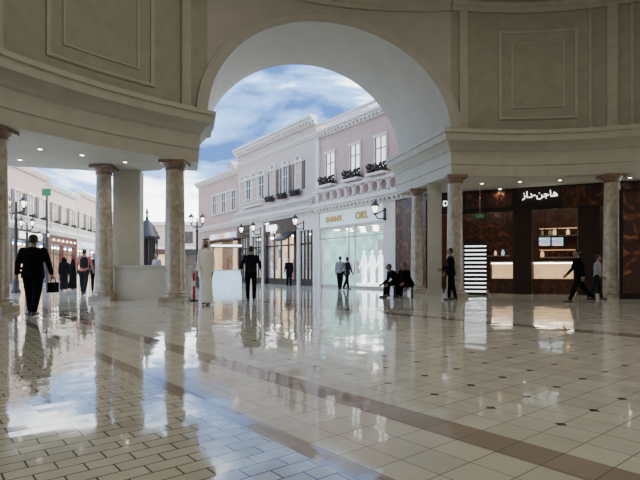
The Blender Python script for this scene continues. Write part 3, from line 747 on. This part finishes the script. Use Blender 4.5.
autosmooth(part('shaft',rd,MB().lathe([(0.045,0.06),(0.045,0.85),(0.02,0.88)],n=14),M['red']))
part('band',rd,MB().lathe([(0.05,0.45),(0.05,0.62)],n=14),M['wcloth'])
# ---------------------------------------------------------------- people
def remesh(mb,mt,vox,name):
    me=mb.mesh('tmp',mt); o=bpy.data.objects.new('tmp',me); COL.objects.link(o)
    r=o.modifiers.new('r','REMESH'); r.mode='VOXEL'; r.voxel_size=vox; r.use_smooth_shade=True
    s=o.modifiers.new('s','SMOOTH'); s.iterations=2; s.factor=0.5
    dg=bpy.context.evaluated_depsgraph_get(); dg.update()
    out=bpy.data.meshes.new_from_object(o.evaluated_get(dg)); bpy.data.objects.remove(o)
    out.name=name
    if not out.materials: out.materials.append(mt)
    for p in out.polygons: p.use_smooth=True
    return out
def dn(a,ab=0): return Vector((math.sin(ab),math.sin(a)*math.cos(ab),-math.cos(a)*math.cos(ab)))
def person(px,d,H,heading,outfit,label,lean=2,legs=((12,4),(-14,10)),arms=((-10,8,10),(12,8,15)),top='black',bot='black',name='person',cat='person',headdress=None,skinm='skin',hair=True,yaw=0,loc=None,bulk=1.0,z0=0.0):
    x,y=P(px,d) if loc is None else loc
    root=thing(name,label,cat,(x,y,z0),heading*D2R); root.scale=(H/1.75*bulk,H/1.75*bulk,H/1.75)
    hipz=0.92; pel=Vector((0,0,hipz)); le=lean*D2R
    up=Vector((0,math.sin(le),math.cos(le)))
    hips=[];knees=[];anks=[]
    for i,(th,kn) in enumerate(legs):
        sx=-1 if i==0 else 1
        h=pel+Vector((0.09*sx,0,0)); k=h+dn(th*D2R,0.03*sx)*0.43; a=k+dn((th-kn)*D2R,0)*0.41
        hips.append(h);knees.append(k);anks.append(a)
    low=min(a.z for a in anks)-0.075
    off=Vector((0,0,-low)); pel=pel+off; hips=[p+off for p in hips];knees=[p+off for p in knees];anks=[p+off for p in anks]
    chest=pel+up*0.36; shl=pel+up*0.50; neck=pel+up*0.56; head=neck+up*0.07+Vector((0,0.012,0.085))
    sh=[];el=[];wr=[];hd=[]
    for i,(sw,ab,eb) in enumerate(arms):
        sx=-1 if i==0 else 1
        s=shl+Vector((0.175*sx,0,-0.01)); e_=s+dn((sw)*D2R,ab*D2R*sx)*0.28; w=e_+dn((sw+eb)*D2R,ab*D2R*sx*0.3)*0.25
        sh.append(s);el.append(e_);wr.append(w);hd.append(dn((sw+eb+5)*D2R,0))
    B=MB()
    B.tube([pel-up*0.06,pel,pel+up*0.12,pel+up*0.24,chest,shl-up*0.02,shl+up*0.04,neck],[(0.13,0.09),(0.165,0.115),(0.145,0.10),(0.15,0.105),(0.17,0.12),(0.17,0.095),(0.10,0.07),(0.055,0.055)])
    B.cap(neck-up*0.04,0.056,head-Vector((0,0.01,0.05)),0.052)
    for i in (0,1):
        B.cap(hips[i],0.088,knees[i],0.055); B.cap(knees[i],0.055,knees[i].lerp(anks[i],0.3)-Vector((0,0.01,0)),0.056); B.cap(knees[i].lerp(anks[i],0.3),0.054,anks[i],0.036)
        toe=anks[i]+Vector((0.01*(1 if i else -1),0.15,-0.045)); B.cap(anks[i]-Vector((0,0.03,0.03)),0.036,toe,0.026)
        B.cap(sh[i],0.052,el[i],0.038); B.cap(el[i],0.038,wr[i],0.026)
        dd=hd[i]; sx=-1 if i==0 else 1; fr=Vector((0,1,0)); fr=(fr-dd*fr.dot(dd)).normalized(); side=dd.cross(fr)
        for q in range(4):
            rt=wr[i]+dd*0.03+fr*(-0.028+0.019*q); kb=wr[i]+dd*0.09+fr*(-0.03+0.02*q)
            B.cap(rt,0.016,kb,0.012,8)
            ln=(0.06,0.075,0.08,0.07)[q]
            k1=kb+dd*ln*0.5+side*(-0.008*sx); k2=k1+(dd*0.8-side*0.6*sx).normalized()*ln*0.5
            B.cap(kb,0.011,k1,0.0095,8); B.cap(k1,0.0095,k2,0.008,8)
        tb=wr[i]+dd*0.03+fr*0.025; B.cap(tb,0.014,tb+fr*0.035+dd*0.035,0.011,8); B.cap(tb+fr*0.035+dd*0.035,0.011,tb+fr*0.045+dd*0.065,0.009,8)
    ym=Matrix.Rotation(yaw*D2R,3,'Z')
    def hp(v): return head+ym@Vector(v)
    B.ell(head+Vector((0,0,0.02)),(0.074,0.092,0.095)); B.ell(hp((0,0.03,-0.045)),(0.052,0.06,0.062))
    B.cap(hp((0,0.085,0.005)),0.009,hp((0,0.112,-0.025)),0.014,8)
    B.ell(hp((0,0.085,-0.055)),(0.024,0.012,0.009),None,8,5); B.ell(hp((0,0.08,-0.085)),(0.022,0.016,0.014),None,8,5)
    for s in (-1,1): B.ell(hp((0.076*s,0.0,-0.01)),(0.010,0.02,0.033),None,8,6); B.cap(hp((0.015*s,0.088,0.035)),0.008,hp((0.045*s,0.078,0.036)),0.007,6)
    me=remesh(B,M[skinm],0.009,'body'); mobj('body',me,root)
    if skinm=='skin':
        for s in (-1,1): part('eye',root,MB().ell(hp((0.03*s,0.085,0.012)),(0.012,0.008,0.008),None,8,5),M['eye'],True)
        if headdress=='white':
            part('beard',root,MB().ell(hp((0,0.06,-0.075)),(0.05,0.05,0.035),None,10,7),M['hair'],True)
    if hair and not headdress:
        Hh=MB(); Hh.ell(hp((0,-0.018,0.038)),(0.082,0.092,0.088)); Hh.ell(hp((0,-0.045,0.0)),(0.076,0.062,0.075))
        mobj('hair',remesh(Hh,M['hair'],0.012,'hair'),root)
    if outfit in('suit','shirt'):
        T=MB(); bl_=0.10 if outfit=='suit' else 0.02
        fx=0.02 if outfit=='suit' else 0
        T.tube([pel-up*bl_,pel,pel+up*0.12,pel+up*0.24,chest,shl-up*0.02,shl+up*0.045,neck+up*0.0],[(0.185+fx,0.135+fx),(0.18+fx,0.13+fx),(0.16+fx,0.12+fx),(0.168,0.125),(0.19,0.14),(0.19,0.115),(0.115,0.085),(0.066,0.066)])
        for i in (0,1):
            T.cap(sh[i],0.07,el[i],0.055)
            if outfit=='suit': T.cap(el[i],0.055,wr[i].lerp(el[i],0.08),0.042)
            else: T.cap(el[i],0.052,wr[i].lerp(el[i],0.65),0.046)
        mobj('jacket' if outfit=='suit' else 'shirt',remesh(T,M[top],0.014,'top'),root)
        T=MB(); T.tube([pel-up*0.1,pel-up*0.02,pel+up*0.08],[(0.16,0.115),(0.182,0.13),(0.165,0.12)])
        for i in (0,1):
            T.cap(hips[i],0.105,knees[i],0.075); T.cap(knees[i],0.075,anks[i]+Vector((0,0,0.03)),0.058)
        mobj('trousers',remesh(T,M[bot],0.014,'trousers'),root)
    elif outfit in('robe',):
        T=MB(); md=(anks[0]+anks[1])/2; kd=(knees[0]+knees[1])/2
        st=abs(anks[0].y-anks[1].y)/2
        T.tube([Vector((0,md.y,0.07)),Vector((0,md.y*0.95,0.25)),Vector((0,kd.y,knees[0].z)),pel,pel+up*0.12,pel+up*0.24,chest,shl-up*0.02,shl+up*0.045,neck+up*0.01],
          [(0.20,0.12+st),(0.20,0.12+st*0.85),(0.19,0.13+st*0.35),(0.19,0.15),(0.172,0.14),(0.175,0.14),(0.19,0.145),(0.19,0.12),(0.115,0.085),(0.068,0.068)],24)
        for i in (0,1): T.cap(sh[i],0.072,el[i],0.062); T.cap(el[i],0.062,wr[i].lerp(el[i],0.05),0.055)
        mobj('robe',remesh(T,M[top],0.014,'robe'),root)
    for i in (0,1):
        S=MB()
        a=anks[i]; toe=Vector((a.x,a.y+0.16,a.z-0.045)); S.cap(a-Vector((0,0.045,0.035)),0.04,toe,0.034)
        S.tube([Vector((a.x,a.y+0.05,a.z-0.075)),Vector((a.x,a.y+0.05,a.z-0.05))],[(0.045,0.14),(0.045,0.14)],12)
        mobj('shoe',remesh(S,M['shoe' if skinm=='skin' else skinm],0.012,'shoe'),root)
    if headdress:
        S=MB()
        S.ell(hp((0,-0.03,0.05)),(0.092,0.095,0.085)); S.tube([hp((0,-0.05,0.05)),hp((0,-0.065,-0.06)),hp((0,-0.075,-0.2)),hp((0,-0.10,-0.33))],[(0.085,0.05),(0.105,0.045),(0.16,0.05),(0.14,0.045)])
        for s in (-1,1): S.cap(hp((0.088*s,-0.02,0.03)),0.02,hp((0.12*s,0.0,-0.17)),0.03)
        if headdress=='black': S.tube([hp((0,0.02,-0.06)),hp((0,0.03,-0.13)),hp((0,0.03,-0.22))],[(0.07,0.075),(0.09,0.09),(0.15,0.12)])
        mobj('headscarf',remesh(S,M['black' if headdress=='black' else 'wcloth'],0.012,'scarf'),root)
        if headdress=='white':
            T=MB(); n=20
            for i in range(n):
                a=2*math.pi*i/n;b2_=2*math.pi*(i+1)/n
                T.cap(hp((0.085*math.cos(a),-0.03+0.09*math.sin(a),0.09)),0.014,hp((0.085*math.cos(b2_),-0.03+0.09*math.sin(b2_),0.09)),0.014,6)
            part('head_cord',root,T,M['black'],True)
    return root,wr
p1,w1=person(33,10.5,1.72,10,'suit','person in a black suit walking away, carrying a dark bag',legs=((14,4),(-12,10)),arms=((-10,14,8),(8,16,10)),top='black',bot='black',bulk=1.15)
person(84,19.3,1.78,8,'shirt','person in a salmon shirt with a dark backpack walking away',top='pinkc',bot='char',arms=((-10,14,20),(12,14,25)))
person(64,23.3,1.55,30,'robe','person in a black robe and headscarf walking in a group',top='black',headdress='black')
person(73,24.2,1.5,-10,'robe','person in a black robe and headscarf beside a companion',top='black',headdress='black')
person(95,21.5,1.68,200,'suit','person in dark clothes standing near the marble column',top='char',bot='black',legs=((2,2),(-2,2)))
person(206,13.6,1.82,176,'robe','person in a white ankle-length robe and headcloth walking forward',top='wcloth',headdress='white',legs=((8,4),(-8,6)),arms=((-8,6,16),(8,6,20)),bulk=0.86)
person(251,15.2,1.70,5,'shirt','person in a dark shirt and trousers walking away',top='navy',bot='black',legs=((12,2),(-14,8)),arms=((-6,22,25),(6,22,30)))
person(340,23.5,1.62,-20,'shirt','person in a light grey top looking into the bright shop',top='grey',bot='black',legs=((14,4),(-12,10)))
person(347,24.3,1.6,-60,'suit','person in dark clothes beside the bright shop window',top='char',bot='black')
person(451,15.8,1.65,75,'suit','person in dark clothes standing by the marble column',top='black',bot='black',legs=((5,2),(-8,4)),arms=((10,8,55),(4,8,30)))
person(580,14.8,1.62,80,'suit','person in dark clothes striding past the ice cream shop',lean=8,top='black',bot='black',legs=((24,6),(-18,22)),arms=((-18,10,18),(14,10,25)),bulk=1.08)
person(597,16.0,1.45,-120,'shirt','person in a grey top behind the marble column',top='grey',bot='char')
person(157,22.5,1.72,150,'shirt','person in a pale shirt beyond the stone parapet',top='grey',bot='char')
person(289,28.5,1.65,170,'suit','person in dark clothes standing at the shop entrance',top='black',bot='black',legs=((2,2),(-2,2)))
sx,sy=P(399.5,17.35); person(0,0,1.62,105,'suit','person in dark clothes seated on the bench hunched forward',lean=36,legs=((88,86),(82,74)),arms=((0,6,50),(5,6,45)),loc=(sx,sy),bulk=1.15)
sx,sy=P(408.5,17.45); person(0,0,1.62,125,'suit','person in dark clothes seated on the bench beside a companion',lean=22,legs=((86,84),(88,92)),arms=((5,6,50),(10,8,45)),loc=(sx,sy),bulk=1.15)
for i,(px,dd) in enumerate(((354,0.7),(361.5,0.75),(369,0.8))):
    t=tR(px); p=P0+eR*t-Vector((-.827,-.562))*dd
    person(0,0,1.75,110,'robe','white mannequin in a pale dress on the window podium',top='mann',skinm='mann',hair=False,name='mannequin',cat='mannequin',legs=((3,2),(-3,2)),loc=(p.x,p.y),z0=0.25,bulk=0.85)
def bag(px,d,z,label,mt,s=1.0,rz=0,name='backpack'):
    x,y=P(px,d); r_=thing(name,label,'bag',(x,y,z),rz)
    part('body',r_,MB().tube([(0,0,-0.22*s),(0,0,-0.15*s),(0,0,0.12*s),(0,0,0.2*s)],[(0.13*s,0.06*s),(0.16*s,0.09*s),(0.15*s,0.08*s),(0.08*s,0.05*s)],14),M[mt],True)
    for s_ in (-1,1):
        mb=MB()
        pts=[(0.08*s_*s,0,0.15*s),(0.07*s_*s,0,0.27*s),(0.0,0,0.33*s)]
        for a,b_ in zip(pts,pts[1:]): mb.cap(a,0.012,b_,0.012,6)
        part('strap',r_,mb,M[mt])
bag(84,19.05,1.25,'dark backpack worn on the back','char')
bpy.context.view_layer.update()
x1=p1.matrix_world@w1[1]
r_=thing('handbag','dark handbag held at the side','bag',(x1.x+0.03,x1.y+0.02,x1.z-0.42),0)
part('body',r_,MB().box(-0.05,0.05,-0.14,0.14,0.02,0.24),M['black']); 
mb=MB()
pts=[(0,-0.1,0.24),(0,-0.06,0.34),(0,0.06,0.34),(0,0.1,0.24)]
for a,b_ in zip(pts,pts[1:]): mb.cap(a,0.01,b_,0.01,6)
part('handle',r_,mb,M['black'])
# ---------------------------------------------------------------- world & lights
w=bpy.data.worlds.new('sky'); SC.world=w; w.use_nodes=True; nt=w.node_tree; L=nt.links.new; N=nt.nodes.new
bg=nt.nodes['Background']; tc=N('ShaderNodeTexCoord'); mp=N('ShaderNodeMapping'); mp.inputs['Scale'].default_value=(1,1,2.2); mp.inputs['Location'].default_value=(0.3,0.1,0.25)
L(tc.outputs['Generated'],mp.inputs[0]); n=N('ShaderNodeTexNoise'); n.inputs['Scale'].default_value=3.2; n.inputs['Detail'].default_value=8; n.inputs['Roughness'].default_value=0.55; n.inputs['Distortion'].default_value=0.4
L(mp.outputs[0],n.inputs['Vector'])
sp=N('ShaderNodeSeparateXYZ'); L(tc.outputs['Generated'],sp.inputs[0])
mx1=mth('MULTIPLY',sp.outputs['X'],0.5); mx2=mth('MULTIPLY',mth('SUBTRACT',0.34,sp.outputs['Z']),0.4)
bias=mth('MINIMUM',mth('MAXIMUM',mth('ADD',mx1,mx2),-0.06),0.08)
fac=mth('ADD',mth('ADD',n.outputs['Fac'],bias),0.03)
r=N('ShaderNodeValToRGB'); e=r.color_ramp.elements
e[0].position=0.42; e[0].color=(0.20,0.50,1.35,1); e[1].position=0.60; e[1].color=(8.0,8.4,8.6,1); x=e.new(0.505); x.color=(0.9,1.7,3.2,1)
L(fac,r.inputs['Fac']); L(r.outputs['Color'],bg.inputs['Color']); bg.inputs['Strength'].default_value=0.9
def area(loc,rot,size,power,col=(1,1,1),sy=None):
    l=bpy.data.lights.new('area_light','AREA'); l.energy=power; l.size=size; l.color=col
    if sy: l.shape='RECTANGLE'; l.size_y=sy
    o=bpy.data.objects.new('area_light',l); COL.objects.link(o); o.location=loc; o.rotation_euler=rot
    return o
area((3,6,11.3),(0,0,0),12,680,(1,0.94,0.82))
p=P0+eR*3; area((p.x+1.2,p.y+1,3.2),(0,0,rR),4,120,(0.85,1,0.97),2)
for i in range(4):
    c=S0+eS*(1.2+i*1.9)+Vector((-eS.y,eS.x))*1.6; ptl((c.x,c.y,3.9),60,(1,0.76,0.52))
# ---------------------------------------------------------------- camera
cd=bpy.data.cameras.new('camera'); cam=bpy.data.objects.new('camera',cd); COL.objects.link(cam)
cam.location=(0,0,HC); cam.rotation_euler=(math.pi/2,0,0); cd.sensor_width=36; cd.lens=F/640*36; cd.shift_y=30/640; cd.clip_end=300
SC.camera=cam
